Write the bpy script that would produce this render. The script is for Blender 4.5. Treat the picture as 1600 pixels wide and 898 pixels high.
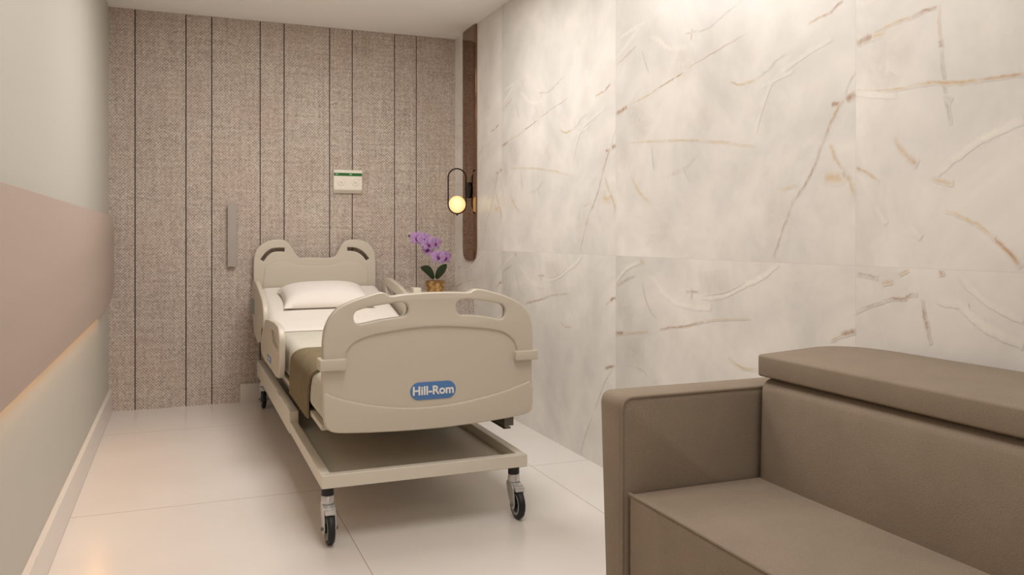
import bpy, bmesh, math, random
from mathutils import Vector, Matrix

random.seed(7)
for o in list(bpy.data.objects):
    bpy.data.objects.remove(o, do_unlink=True)
SC = bpy.context.scene
COL = SC.collection

# ------------------------------------------------------------------ camera
F_PX, HY, VX = 1286.0, 371.0, 283.0          # focal length, horizon row, vanishing column (1600 x 898 frame)
YAW = math.atan((800.0 - VX) / F_PX)
CAM_H = 1.1208
cd = bpy.data.cameras.new('camera')
cam = bpy.data.objects.new('camera', cd); COL.objects.link(cam)
cam.location = (0, 0, CAM_H)
cam.rotation_euler = (math.pi / 2, 0, -YAW)
cd.sensor_width = 36.0
cd.lens = 36.0 * F_PX / 1600.0
cd.shift_y = -(449.0 - HY) / 1600.0
cd.clip_start = 0.02
SC.camera = cam

# ------------------------------------------------------------------ light
SC.view_settings.view_transform = 'Standard'
SC.view_settings.look = 'None'
SC.view_settings.gamma = 1.0
SC.view_settings.exposure = 0.0
SC.view_settings.use_curve_mapping = False
w = bpy.data.worlds.new('world'); SC.world = w; w.use_nodes = True
w.node_tree.nodes['Background'].inputs['Color'].default_value = (1, 0.95, 0.88, 1)
w.node_tree.nodes['Background'].inputs['Strength'].default_value = 0.05


def area_light(name, loc, sx, sy, watts, color=(1, 0.86, 0.72), spread=180):
    l = bpy.data.lights.new(name, 'AREA'); l.shape = 'RECTANGLE'; l.size = sx; l.size_y = sy
    l.energy = watts; l.color = color; l.spread = math.radians(spread)
    o = bpy.data.objects.new(name, l); COL.objects.link(o); o.location = loc
    return o


WARM = (1, 0.975, 0.955)
area_light('ceiling_lamp', (0.80, 4.0, 2.595), 0.8, 1.2, 34, WARM)
area_light('ceiling_lamp', (0.85, 2.0, 2.595), 0.8, 1.2, 20, WARM)
area_light('ceiling_lamp', (0.75, -0.4, 2.595), 0.8, 1.2, 12, WARM)
o = area_light('added_fill_light', (0.75, -1.97, 1.25), 1.7, 1.9, 8, (1, 0.95, 0.90)); o.rotation_euler = (math.pi / 2, 0, 0)  # unseen fill light, added behind the camera to brighten the low parts

# ------------------------------------------------------------------ helpers
SINA, COSA = math.sin(YAW), math.cos(YAW)


def ray(u, v):
    d = (u - 800.0) / F_PX
    return Vector((SINA + d * COSA, COSA - d * SINA, (HY - v) / F_PX))


def onY(u, v, Y):
    r = ray(u, v); p = Vector((0, 0, CAM_H)) + r * (Y / r.y); return (p.x, p.z)


def onX(u, v, X):
    r = ray(u, v); p = Vector((0, 0, CAM_H)) + r * (X / r.x); return (p.y, p.z)


def lin(c):
    return tuple(((x / 255 / 12.92) if x <= 10 else ((x / 255 + 0.055) / 1.055) ** 2.4) for x in c)


def smooth_loop(pts, n=6, closed=True):
    out = []; N = len(pts); rng = N if closed else N - 1
    for i in range(rng):
        if closed:
            p0, p1, p2, p3 = pts[i - 1], pts[i], pts[(i + 1) % N], pts[(i + 2) % N]
        else:
            p0 = pts[max(i - 1, 0)]; p1 = pts[i]; p2 = pts[i + 1]; p3 = pts[min(i + 2, N - 1)]

        def kn(a, b):
            return max(math.dist(a, b), 1e-6) ** 0.5
        t0 = 0; t1 = t0 + kn(p0, p1); t2 = t1 + kn(p1, p2); t3 = t2 + kn(p2, p3)
        for k in range(n):
            t = t1 + (t2 - t1) * k / n
            q = []
            for c in range(len(p1)):
                a1 = p0[c] if t1 == t0 else (t1 - t) / (t1 - t0) * p0[c] + (t - t0) / (t1 - t0) * p1[c]
                a2 = (t2 - t) / (t2 - t1) * p1[c] + (t - t1) / (t2 - t1) * p2[c]
                a3 = (t3 - t) / (t3 - t2) * p2[c] + (t - t2) / (t3 - t2) * p3[c]
                b1 = (t2 - t) / (t2 - t0) * a1 + (t - t0) / (t2 - t0) * a2
                b2 = (t3 - t) / (t3 - t1) * a2 + (t - t1) / (t3 - t1) * a3
                q.append((t2 - t) / (t2 - t1) * b1 + (t - t1) / (t2 - t1) * b2)
            out.append(tuple(q))
    if not closed:
        out.append(tuple(pts[-1]))
    return out


def round_poly(pts, r, n=5):
    """polygon with every corner rounded; r a number or one per corner"""
    out = []; N = len(pts)
    for i in range(N):
        p = Vector(pts[i]); a = Vector(pts[i - 1]) - p; b = Vector(pts[(i + 1) % N]) - p
        rr = r[i] if isinstance(r, (list, tuple)) else r
        rr = min(rr, a.length * 0.49, b.length * 0.49)
        if rr < 1e-5:
            out.append(tuple(p)); continue
        s = p + a.normalized() * rr; e = p + b.normalized() * rr
        for k in range(n + 1):
            t = k / n
            out.append(tuple((1 - t) ** 2 * s + 2 * t * (1 - t) * p + t * t * e))
    return out


def xz(Y):      # plane facing -Y: local (x, z) -> world, thickness grows to +Y
    return Matrix(((1, 0, 0, 0), (0, 0, -1, Y), (0, 1, 0, 0), (0, 0, 0, 1)))


def yz(X, s=1):      # plane at X: local (y, z)
    return Matrix(((0, 0, s, X), (1, 0, 0, 0), (0, 1, 0, 0), (0, 0, 0, 1)))


def solid(bm, loops, thick, bevel, M, res=3):
    """outline (first loop) with holes (others) extruded with rounded edges; centred on local z = 0, then placed by M"""
    cu = bpy.data.curves.new('tmp', 'CURVE'); cu.dimensions = '2D'; cu.fill_mode = 'BOTH'
    for lp in loops:
        sp = cu.splines.new('POLY'); sp.points.add(len(lp) - 1)
        for p, q in zip(sp.points, lp):
            p.co = (q[0], q[1], 0, 1)
        sp.use_cyclic_u = True
    cu.extrude = max(thick / 2 - bevel, 0.0001); cu.bevel_depth = bevel; cu.bevel_resolution = res; cu.offset = -bevel
    co = bpy.data.objects.new('tmp', cu); COL.objects.link(co)
    dg = bpy.context.evaluated_depsgraph_get()
    me = bpy.data.meshes.new_from_object(co.evaluated_get(dg))
    me.transform(M)
    bm.from_mesh(me)
    bpy.data.objects.remove(co); bpy.data.curves.remove(cu); bpy.data.meshes.remove(me)
    bmesh.ops.remove_doubles(bm, verts=bm.verts, dist=1e-5)
    return bm


def add_box(bm, x0, x1, y0, y1, z0, z1, bev=0.0, seg=2, mat=0, bend=None):
    t = bmesh.new()
    bmesh.ops.create_cube(t, size=1)
    bmesh.ops.scale(t, vec=(x1 - x0, y1 - y0, z1 - z0), verts=t.verts)
    if bev > 0:
        bmesh.ops.bevel(t, geom=list(t.edges), offset=bev, segments=seg, affect='EDGES', profile=0.5)
    bmesh.ops.translate(t, vec=((x0 + x1) / 2, (y0 + y1) / 2, (z0 + z1) / 2), verts=t.verts)
    join(bm, t, mat)
    return bm


def join(bm, t, mat=0):
    for f in t.faces:
        f.material_index = mat
    me = bpy.data.meshes.new('tmp'); t.to_mesh(me); t.free(); bm.from_mesh(me); bpy.data.meshes.remove(me)


def add_lathe(bm, prof, M=None, seg=32, mat=0, cap=True):
    t = bmesh.new(); rings = []
    for r, z in prof:
        rings.append([t.verts.new((r * math.cos(2 * math.pi * k / seg), r * math.sin(2 * math.pi * k / seg), z)) for k in range(seg)])
    for a, b in zip(rings, rings[1:]):
        for k in range(seg):
            t.faces.new((a[k], a[(k + 1) % seg], b[(k + 1) % seg], b[k]))
    if cap:
        t.faces.new(list(reversed(rings[0]))); t.faces.new(rings[-1])
    bmesh.ops.remove_doubles(t, verts=t.verts, dist=1e-6)
    if M is not None:
        bmesh.ops.transform(t, matrix=M, verts=t.verts)
    bmesh.ops.recalc_face_normals(t, faces=t.faces)
    join(bm, t, mat)
    return bm


def add_tube(bm, pts, r, seg=10, closed=False, mat=0):
    t = bmesh.new(); rings = []; N = len(pts); P = [Vector(p) for p in pts]
    up = None
    for i in range(N):
        if closed:
            d = (P[(i + 1) % N] - P[i - 1]).normalized()
        else:
            d = (P[min(i + 1, N - 1)] - P[max(i - 1, 0)]).normalized()
        if up is None:
            up = d.orthogonal().normalized()
        up = (up - d * up.dot(d)).normalized(); sd = d.cross(up)
        rr = r[i] if isinstance(r, (list, tuple)) else r
        rings.append([t.verts.new(P[i] + (up * math.cos(2 * math.pi * k / seg) + sd * math.sin(2 * math.pi * k / seg)) * rr) for k in range(seg)])
    M_ = N if closed else N - 1
    for i in range(M_):
        a, b = rings[i], rings[(i + 1) % N]
        for k in range(seg):
            t.faces.new((a[k], a[(k + 1) % seg], b[(k + 1) % seg], b[k]))
    if not closed:
        t.faces.new(list(reversed(rings[0]))); t.faces.new(rings[-1])
    bmesh.ops.recalc_face_normals(t, faces=t.faces)
    join(bm, t, mat)
    return bm


def loft(bm, sections, closed_sec=True, caps=True, mat=0):
    t = bmesh.new()
    rings = [[t.verts.new(p) for p in s] for s in sections]
    n = len(sections[0]); m = n if closed_sec else n - 1
    for a, b in zip(rings, rings[1:]):
        for k in range(m):
            t.faces.new((a[k], a[(k + 1) % n], b[(k + 1) % n], b[k]))
    if caps and closed_sec:
        t.faces.new(list(reversed(rings[0]))); t.faces.new(rings[-1])
    bmesh.ops.recalc_face_normals(t, faces=t.faces)
    join(bm, t, mat)
    return bm


ORIGIN = {}


def shade(me, angle=35):
    for p in me.polygons:
        p.use_smooth = True
    b = bmesh.new(); b.from_mesh(me)
    for e in b.edges:
        if len(e.link_faces) == 2 and e.calc_face_angle(0) > math.radians(angle):
            e.smooth = False
    b.to_mesh(me); b.free()


def obj(name, bm, mats, parent=None, smooth=True, angle=35, label=None):
    me = bpy.data.meshes.new(name)
    if parent is not None:
        org = ORIGIN[parent.name]
    else:
        xs = [v.co for v in bm.verts]
        lo = Vector((min(c.x for c in xs), min(c.y for c in xs), min(c.z for c in xs)))
        hi = Vector((max(c.x for c in xs), max(c.y for c in xs), max(c.z for c in xs)))
        org = Vector(((lo.x + hi.x) / 2, (lo.y + hi.y) / 2, lo.z))
    bmesh.ops.translate(bm, vec=-org, verts=bm.verts)
    bm.to_mesh(me); bm.free()
    if smooth:
        shade(me, angle)
    for m in (mats if isinstance(mats, (list, tuple)) else [mats]):
        me.materials.append(m)
    o = bpy.data.objects.new(name, me); COL.objects.link(o)
    if parent is not None:
        o.parent = parent
    else:
        o.location = org
    ORIGIN[o.name] = org
    if label:
        o['label'] = label
    return o


def thing(name, loc, label, cat, group=None):
    o = bpy.data.objects.new(name, None); COL.objects.link(o); o.location = loc; o.empty_display_size = 0.1
    ORIGIN[o.name] = Vector(loc)
    return tag(o, label, cat, group)


def tag(o, label, cat, group=None):
    o['label'] = label; o['category'] = cat
    if group:
        o['group'] = group
    return o


def struct(name, bm, mats, smooth=False):
    o = obj(name, bm, mats, smooth=smooth); o['kind'] = 'structure'; return o


# ------------------------------------------------------------------ materials
def mat(name, color, rough=0.5, metal=0.0, spec=0.5, sub=None, **kw):
    m = bpy.data.materials.new(name); m.use_nodes = True
    b = m.node_tree.nodes['Principled BSDF']
    b.inputs['Base Color'].default_value = (*lin(color), 1)
    b.inputs['Roughness'].default_value = rough; b.inputs['Metallic'].default_value = metal
    b.inputs['Specular IOR Level'].default_value = spec
    for k, v in kw.items():
        b.inputs[k.replace('_', ' ')].default_value = v
    return m


class NT:
    def __init__(s, m):
        s.t = m.node_tree; s.b = s.t.nodes['Principled BSDF']

    def n(s, typ, ins=None, **props):
        nd = s.t.nodes.new(typ)
        for k, v in props.items():
            setattr(nd, k, v)
        for k, v in (ins or {}).items():
            if hasattr(v, 'links') or isinstance(v, bpy.types.NodeSocket):
                s.t.links.new(v, nd.inputs[k])
            else:
                nd.inputs[k].default_value = v
        return nd

    def link(s, a, key):
        s.t.links.new(a, s.b.inputs[key])

    def math(s, op, a, b=0.0, c=0.0):
        return s.n('ShaderNodeMath', {0: a, 1: b, 2: c}, operation=op).outputs[0]

    def mix(s, f, a, b):
        nd = s.n('ShaderNodeMix', data_type='RGBA')
        for i, v in ((0, f), (6, a), (7, b)):
            if isinstance(v, bpy.types.NodeSocket):
                s.t.links.new(v, nd.inputs[i])
            else:
                nd.inputs[i].default_value = v if i == 0 else (*v, 1)
        return nd.outputs[2]

    def ramp(s, f, lo, hi, a=0.0, b=1.0):
        return s.n('ShaderNodeMapRange', {0: f, 1: lo, 2: hi, 3: a, 4: b}).outputs[0]

    def noise(s, vec, scale, detail=3, rough=0.5, dist=0.0):
        return s.n('ShaderNodeTexNoise', {'Vector': vec, 'Scale': scale, 'Detail': detail, 'Roughness': rough, 'Distortion': dist}).outputs[0]

    def pos(s):
        return s.n('ShaderNodeNewGeometry').outputs['Position']

    def objco(s):
        return s.n('ShaderNodeTexCoord').outputs['Object']

    def scaled(s, vec, sc, loc=(0, 0, 0)):
        return s.n('ShaderNodeMapping', {'Vector': vec, 'Scale': sc, 'Location': loc}).outputs[0]

    def sep(s, vec):
        return s.n('ShaderNodeSeparateXYZ', {0: vec}).outputs

    def comb(s, x, y, z):
        return s.n('ShaderNodeCombineXYZ', {0: x, 1: y, 2: z}).outputs[0]

    def bump(s, h, strength, dist=0.002):
        nd = s.n('ShaderNodeBump', {'Height': h, 'Strength': strength, 'Distance': dist})
        s.t.links.new(nd.outputs[0], s.b.inputs['Normal'])


def cloth(name, color, var=0.12, scale=260, rough=0.9, bump=0.25, weave=None):
    m = mat(name, color, rough, spec=0.2); t = NT(m); c = lin(color)
    p = t.objco()
    f = t.noise(p, scale, 2, 0.6); g = t.noise(p, 9, 3)
    k = t.math('ADD', t.math('MULTIPLY', f, 0.7), t.math('MULTIPLY', g, 0.3))
    dk = tuple(x * (1 - var) for x in c); lt = tuple(min(1, x * (1 + var)) for x in c)
    t.link(t.mix(t.ramp(k, 0.35, 0.65), dk, lt), 'Base Color')
    h = f
    if weave:
        s = t.sep(p)
        a = t.math('SINE', t.math('MULTIPLY', s[0], weave)); b = t.math('SINE', t.math('MULTIPLY', s[1], weave))
        h = t.math('ADD', f, t.math('MULTIPLY', t.math('MULTIPLY', a, b), 0.5))
    t.bump(h, bump, 0.002)
    return m


M_PAINT = mat('greige wall paint', (193, 188, 177), 0.6, spec=0.3)
M_CEIL = mat('white ceiling paint', (251, 249, 246), 0.8, spec=0.2)
M_PANEL = mat('pinkish taupe laminate', (182, 163, 151), 0.5, spec=0.3)
M_BASEB = mat('cream porcelain', (218, 211, 204), 0.25)
M_PLASTIC = mat('beige bed plastic', (201, 191, 174), 0.38, spec=0.4)
M_BEDMETAL = mat('beige powder coated steel', (216, 208, 192), 0.4, spec=0.4)
M_BLACK = mat('black rubber', (14, 14, 15), 0.5)
M_CHROME = mat('brushed zinc', (205, 203, 200), 0.3, 0.6)
M_RIM = mat('grey wheel core', (168, 166, 162), 0.45)
M_STEEL = mat('dark grey steel', (112, 104, 94), 0.4, 0.4)
M_WHITEPL = mat('white plastic', (236, 228, 212), 0.35)
M_GREEN = mat('green stripe print', (20, 98, 30), 0.4)
M_PALEGREEN = mat('pale green print', (150, 200, 150), 0.4)
M_BLUE = mat('blue badge', (84, 124, 178), 0.4)
M_LETTER = mat('off white lettering', (238, 234, 226), 0.4)
M_TEAL = mat('grey green key panel', (120, 146, 140), 0.4)
M_BRONZE = mat('black bronze', (36, 28, 24), 0.35, 0.6)
M_MIRROR = mat('bronze mirror', (142, 110, 86), 0.06, 1.0)
M_HANDLE = mat('brushed steel handle', (168, 160, 152), 0.45, 0.35)
M_SHEET = cloth('white cotton sheet', (233, 225, 215), 0.02, 300, 0.85, 0.1)
M_PILLOW = cloth('white pillow cotton', (235, 227, 218), 0.02, 300, 0.85, 0.1)
M_MATT = cloth('mottled ivory ticking', (196, 190, 175), 0.08, 90, 0.9, 0.3)
M_THROW = cloth('olive brown knit', (124, 110, 84), 0.22, 220, 0.95, 0.8, weave=420)
M_SOFA = cloth('taupe upholstery', (144, 129, 112), 0.10, 330, 0.9, 0.35)
M_SOFATOP = M_SOFA
M_LEAF = mat('orchid leaf', (38, 56, 26), 0.35)
M_STEMW = mat('pale stem', (196, 190, 160), 0.5)
M_PETAL = mat('lilac petal', (224, 184, 236), 0.6)
M_LIP = mat('magenta lip', (122, 30, 96), 0.5)
M_BUD = mat('dark bud', (62, 62, 36), 0.5)
M_SOIL = mat('dark moss', (52, 42, 30), 0.9)

m = M_GOLD = mat('hammered gold', (200, 160, 100), 0.35, 0.35); t = NT(m)
vn = t.n('ShaderNodeTexVoronoi', {'Vector': t.objco(), 'Scale': 38.0})
t.link(t.mix(t.ramp(vn.outputs[0], 0.1, 0.7), lin((214, 178, 118)), lin((150, 108, 60))), 'Base Color')
t.bump(vn.outputs[0], 0.7, 0.004)

M_GLOBE = mat('glowing opal glass', (160, 130, 90), 0.4)
b = M_GLOBE.node_tree.nodes['Principled BSDF']
b.inputs['Emission Color'].default_value = (1.0, 0.72, 0.30, 1); b.inputs['Emission Strength'].default_value = 1.0
t = NT(M_GLOBE)
lw = t.n('ShaderNodeLayerWeight', {'Blend': 0.35}).outputs['Facing']
t.link(t.mix(t.ramp(lw, 0.0, 0.9), (1.10, 0.88, 0.46), (1.05, 0.56, 0.14)), 'Emission Color')
M_LED = mat('warm led', (255, 200, 120), 0.4)
b = M_LED.node_tree.nodes['Principled BSDF']
b.inputs['Emission Color'].default_value = (1.0, 0.55, 0.20, 1); b.inputs['Emission Strength'].default_value = 17.0

# woven panel fabric of the far wall
m = M_WEAVE = mat('woven taupe panel', (170, 150, 134), 0.85, spec=0.2); t = NT(m)
p = t.pos(); s = t.sep(p)
PER = 2 * math.pi / 0.0195
wx = t.math('SINE', t.math('MULTIPLY', s[0], PER)); wz = t.math('SINE', t.math('MULTIPLY', s[2], PER))
dots = t.math('MULTIPLY', wx, wz)
cell = t.comb(t.math('FLOOR', t.math('MULTIPLY', s[0], 2 / 0.0195)), 0.0, t.math('FLOOR', t.math('MULTIPLY', s[2], 2 / 0.0195)))
wn = t.n('ShaderNodeTexWhiteNoise', {'Vector': cell}, noise_dimensions='3D').outputs[0]
amp = t.math('ADD', 0.06, t.math('MULTIPLY', wn, 0.30))
dots = t.math('MULTIPLY', dots, amp)
jit = t.noise(t.scaled(p, (95, 95, 95)), 1.0, 1)
hz = t.noise(t.scaled(p, (3.0, 1, 55)), 1.0, 2); vz = t.noise(t.scaled(p, (55, 1, 2.2)), 1.0, 2)
big = t.noise(p, 3.0, 2)
k = t.math('ADD', dots, t.math('MULTIPLY', jit, 0.60))
k = t.math('ADD', k, t.math('MULTIPLY', hz, 0.30)); k = t.math('ADD', k, t.math('MULTIPLY', vz, 0.30))
c1 = t.mix(t.ramp(k, 0.30, 0.95), lin((142, 127, 115)), lin((230, 217, 204)))
c2 = t.mix(t.math('MULTIPLY', t.ramp(big, 0.35, 0.65), 0.22), c1, lin((186, 158, 149)))
t.link(c2, 'Base Color'); t.bump(dots, 0.25, 0.002)
M_GROOVE = mat('dark groove', (96, 78, 66), 0.8)

# onyx look porcelain of the right wall; the veins are inlaid strips whose colour and strength sit in the 'vein' attribute
m = M_MARBLE = mat('cream onyx porcelain', (220, 208, 192), 0.32, spec=0.4); t = NT(m)
p = t.pos(); s = t.sep(p)
TILE = 1.490
yy = t.math('FLOORED_MODULO', t.math('ADD', s[1], -1.934 + 100 * TILE), TILE)
right = t.math('LESS_THAN', s[1], 1.934)
zz = t.math('ADD', s[2], t.math('MULTIPLY', t.math('LESS_THAN', s[2], 1.035), 1.56))
q = t.comb(t.math('MULTIPLY', right, 7.3), yy, zz)
n1 = t.noise(q, 1.7, 5, 0.62, 0.6); n2 = t.noise(t.scaled(q, (1, 1, 1), (3, 5, 7)), 3.6, 6, 0.62, 0.4)
n3 = t.noise(t.scaled(q, (1, 1, 1), (9, 1, 4)), 2.4, 4, 0.55, 0.2)
base = t.mix(t.ramp(n1, 0.36, 0.64), lin((218, 213, 206)), lin((240, 234, 226)))
base = t.mix(t.math('MULTIPLY', t.ramp(n2, 0.48, 0.70), 0.32), base, lin((242, 236, 226)))
base = t.mix(t.math('MULTIPLY', t.ramp(n3, 0.52, 0.70), 0.40), base, lin((200, 195, 188)))
edge = t.math('MULTIPLY', t.ramp(yy, TILE - 0.22, TILE - 0.02), t.ramp(n2, 0.40, 0.60))
base = t.mix(t.math('MULTIPLY', edge, 0.30), base, lin((196, 190, 182)))
seam = t.math('MAXIMUM', t.math('LESS_THAN', t.math('ABSOLUTE', t.math('SUBTRACT', yy, TILE / 2)), -1),
              t.math('GREATER_THAN', t.math('ABSOLUTE', t.math('SUBTRACT', yy, TILE / 2)), TILE / 2 - 0.0016))
seam = t.math('MAXIMUM', seam, t.math('LESS_THAN', t.math('ABSOLUTE', t.math('SUBTRACT', s[2], 1.035)), 0.0014))
base = t.mix(t.math('MULTIPLY', seam, 0.14), base, lin((176, 160, 144)))
at = t.n('ShaderNodeAttribute', attribute_name='vein')
br = t.noise(p, 45, 3, 0.6)
va = t.math('MULTIPLY', at.outputs['Alpha'], t.ramp(br, 0.30, 0.62, 0.35, 1.0))
t.link(t.mix(va, base, at.outputs['Color']) if False else base, 'Base Color')
mx = t.n('ShaderNodeMix', data_type='RGBA')
t.t.links.new(va, mx.inputs[0]); t.t.links.new(base, mx.inputs[6]); t.t.links.new(at.outputs['Color'], mx.inputs[7])
t.link(mx.outputs[2], 'Base Color')

# floor porcelain
m = M_FLOOR = mat('polished ivory porcelain', (226, 212, 198), 0.22, spec=0.5); t = NT(m)
p = t.pos(); s = t.sep(p)
fx = t.math('FLOORED_MODULO', t.math('ADD', s[0], 100.4 - 0.591), 1.004)
fy = t.math('FLOORED_MODULO', t.math('ADD', s[1], 100 * 1.476 - 3.712), 1.476)
g = t.math('MAXIMUM', t.math('LESS_THAN', t.math('MINIMUM', fx, t.math('SUBTRACT', 1.004, fx)), 0.0016),
           t.math('LESS_THAN', t.math('MINIMUM', fy, t.math('SUBTRACT', 1.476, fy)), 0.0020))
c = t.mix(t.ramp(t.noise(p, 2.0, 3), 0.3, 0.7), lin((222, 214, 206)), lin((227, 220, 213)))
t.link(t.mix(t.math('MULTIPLY', g, 0.75), c, lin((150, 130, 112))), 'Base Color')

# ------------------------------------------------------------------ room shell
XL, XR, YB, YF, H = -0.432, 1.905, 5.88, -2.0, 2.605
bm = bmesh.new(); add_box(bm, XL - .1, XR + .1, YF - .1, YB + .1, -0.1, 0); struct('floor', bm, M_FLOOR)
bm = bmesh.new(); add_box(bm, XL - .1, XR + .1, YF - .1, YB + .1, H, H + .1); struct('ceiling', bm, M_CEIL)
bm = bmesh.new(); add_box(bm, XL - .1, XL, YF - .1, YB + .1, 0, H); struct('wall_left', bm, M_PAINT)
bm = bmesh.new()      # wall behind the camera, opened for an added window
add_box(bm, XL, -0.15, YF - .1, YF, 0, H); add_box(bm, 1.65, XR, YF - .1, YF, 0, H)
add_box(bm, -0.15, 1.65, YF - .1, YF, 0, 0.25); add_box(bm, -0.15, 1.65, YF - .1, YF, 2.25, H)
struct('wall_front', bm, M_PAINT)
bm = bmesh.new()
add_box(bm, -0.15, 1.65, YF - .07, YF - .02, 0.25, 0.30); add_box(bm, -0.15, 1.65, YF - .07, YF - .02, 2.20, 2.25)
for x in (-0.15, 0.725, 1.60):
    add_box(bm, x, x + 0.05, YF - .07, YF - .02, 0.30, 2.20)
add_box(bm, -0.10, 1.60, YF - .05, YF - .044, 0.30, 2.20, mat=1)
struct('added_window_1', bm, [M_WHITEPL, mat('added frosted pane', (236, 236, 232), 0.5)])  # made-up window out of view, added to go with the fill light

bm = bmesh.new()      # far wall: fabric boards with shadow grooves
gx = [XL, -0.278, 0.030, 0.191, 0.503, 0.662, 0.974, 1.134, 1.442, 1.605, XR + 0.004]
for a, b_ in zip(gx, gx[1:]):
    add_box(bm, a + (0.0035 if a > XL else 0), b_ - 0.0035, YB, YB + 0.05, 0, H)
add_box(bm, XL, XR, YB + 0.012, YB + 0.1, 0, H, mat=1)
struct('wall_back', bm, [M_WEAVE, M_GROOVE])

# right wall with its veins
bm = bmesh.new()
add_box(bm, XR, XR + .1, YF - .1, YB + .1, 0, H)
lay = bm.verts.layers.float_color.new('vein')
for v in bm.verts:
    v[lay] = (1, 1, 1, 0)
GOLD, RUST, PALE, GREY, WHITE, OCH = (186, 140, 84), (158, 108, 62), (214, 184, 138), (168, 156, 142), (248, 240, 228), (200, 164, 104)
rv = random.Random(3)
NV = [0]


def vein(pts, col, width, alpha, dy=0.0, zr=(0, 9), fade=True, wob=1.0):
    """a vein given as points (y, z) on the wall; width in metres"""
    c = lin(col); P = smooth_loop(pts, 8, closed=False)
    NV[0] += 1; x = XR - (0.00004 + 0.000004 * (NV[0] % 15) if width > .03 else 0.00014 + 0.000010 * (NV[0] % 60))
    rows = []; n = len(P); ph = rv.random() * 9
    for i, (y, z) in enumerate(P):
        a = P[max(i - 1, 0)]; b2 = P[min(i + 1, n - 1)]
        d = Vector((b2[0] - a[0], b2[1] - a[1]))
        if d.length < 1e-6:
            d = Vector((1, 0))
        d.normalize(); nn = Vector((-d.y, d.x))
        wob2 = 0 if width > .03 else 1
        j = wob2 * (math.sin(i * 1.3 + ph) + math.sin(i * 0.53 + 2 * ph) + rv.uniform(-1, 1)) * 0.0012 * wob * min(1.0, n / 30.0)
        ww = width * (0.8 + 0.4 * rv.random()) * 0.5
        f = min(1, 3 * i / n + .15, 3 * (n - 1 - i) / n + .15) if fade else 1
        cpt = Vector((y + dy, z)) + nn * j
        row = []
        for k, al in ((-2.2, 0), (-0.7, 0.75), (0, 1), (0.7, 0.75), (2.2, 0)):
            q_ = cpt + nn * ww * k
            v = bm.verts.new((x, q_.x, q_.y)); v[lay] = (*c, alpha * al * f); row.append(v)
        rows.append(row)
    for r0, r1 in zip(rows, rows[1:]):
        for k in range(4):
            vs = (r0[k], r0[k + 1], r1[k + 1], r1[k])
            zs = [v.co.z for v in vs]
            ys = [v.co.y for v in vs]
            if min(zs) < max(zr[0], 0.003) or max(zs) > min(zr[1], H - .003) or max(ys) > YB - 0.01:
                continue
            bm.faces.new(vs)


def px(pts):
    return [onX(u, v, XR) for u, v in pts]


TOP = (1.037, 9); LOW = (0, 1.033)
UP = [   # veins of the big upper tile
    ([(962, 178), (971, 173), (981, 166)], RUST, .012, .9), ([(980, 166), (1010, 150), (1040, 131)], OCH, .005, .55),
    ([(1028, 138), (1048, 126), (1072, 110)], RUST, .005, .85), ([(1068, 112), (1100, 91), (1140, 68), (1168, 51)], RUST, .004, .55),
    ([(1082, 51), (1105, 45), (1132, 23), (1160, 0)], GREY, .005, .6), ([(1081, 45), (1080, 64)], RUST, .005, .6),
    ([(1070, 53), (1080, 51), (1090, 48)], RUST, .005, .5),
    ([(1016, 58), (1028, 61), (1038, 71), (1052, 76), (1074, 71)], WHITE, .014, .85),
    ([(968, 60), (985, 48), (1010, 33)], WHITE, .010, .6), ([(963, 102), (974, 92), (986, 80), (994, 72)], RUST, .005, .55),
    ([(964, 90), (985, 62), (1000, 42)], WHITE, .012, .6), ([(1003, 78), (1009, 100), (1014, 114)], GREY, .005, .65),
    ([(1140, 127), (1153, 132), (1170, 129), (1182, 123)], OCH, .006, .8), ([(1180, 124), (1200, 110), (1212, 96), (1235, 82)], GREY, .005, .5),
    ([(1262, 38), (1280, 28), (1300, 19)], GOLD, .006, .8), ([(1296, 21), (1305, 12), (1318, 0)], RUST, .007, .8),
    ([(1322, 156), (1330, 151), (1337, 147)], RUST, .014, .9), ([(1299, 163), (1313, 162)], RUST, .010, .9),
    ([(1337, 112), (1326, 132), (1319, 156)], GREY, .004, .55),
    ([(1318, 156), (1310, 168), (1299, 190), (1286, 222)], GOLD, .006, .8), ([(1288, 216), (1272, 260), (1257, 290), (1238, 315)], RUST, .006, .65),
    ([(1240, 310), (1228, 345), (1216, 380), (1208, 403)], RUST, .006, .5),
    ([(1297, 224), (1306, 248), (1318, 268)], OCH, .010, .7), ([(1316, 264), (1328, 284), (1336, 306)], OCH, .012, .7),
    ([(1288, 276), (1302, 279), (1318, 275)], PALE, .022, .8), ([(1317, 268), (1322, 276)], RUST, .012, .7),
    ([(982, 223), (1010, 221), (1040, 220)], PALE, .005, .7), ([(1035, 220), (1070, 219), (1100, 220)], OCH, .006, .6),
    ([(1098, 221), (1130, 222), (1148, 224)], OCH, .007, .55), ([(1140, 224), (1180, 229)], PALE, .006, .5),
    ([(1018, 226), (1020, 250), (1022, 266)], GREY, .006, .6), ([(986, 276), (999, 300), (1017, 318)], PALE, .010, .7),
    ([(1068, 264), (1078, 285)], GREY, .005, .4), ([(1040, 275), (1070, 262), (1090, 240)], GREY, .008, .25),
    ([(1218, 297), (1245, 289)], PALE, .006, .5),
    ([(1180, 205), (1205, 130), (1250, 90), (1300, 60)], WHITE, .010, .35), ([(1190, 135), (1240, 110)], WHITE, .008, .4),
]
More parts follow.
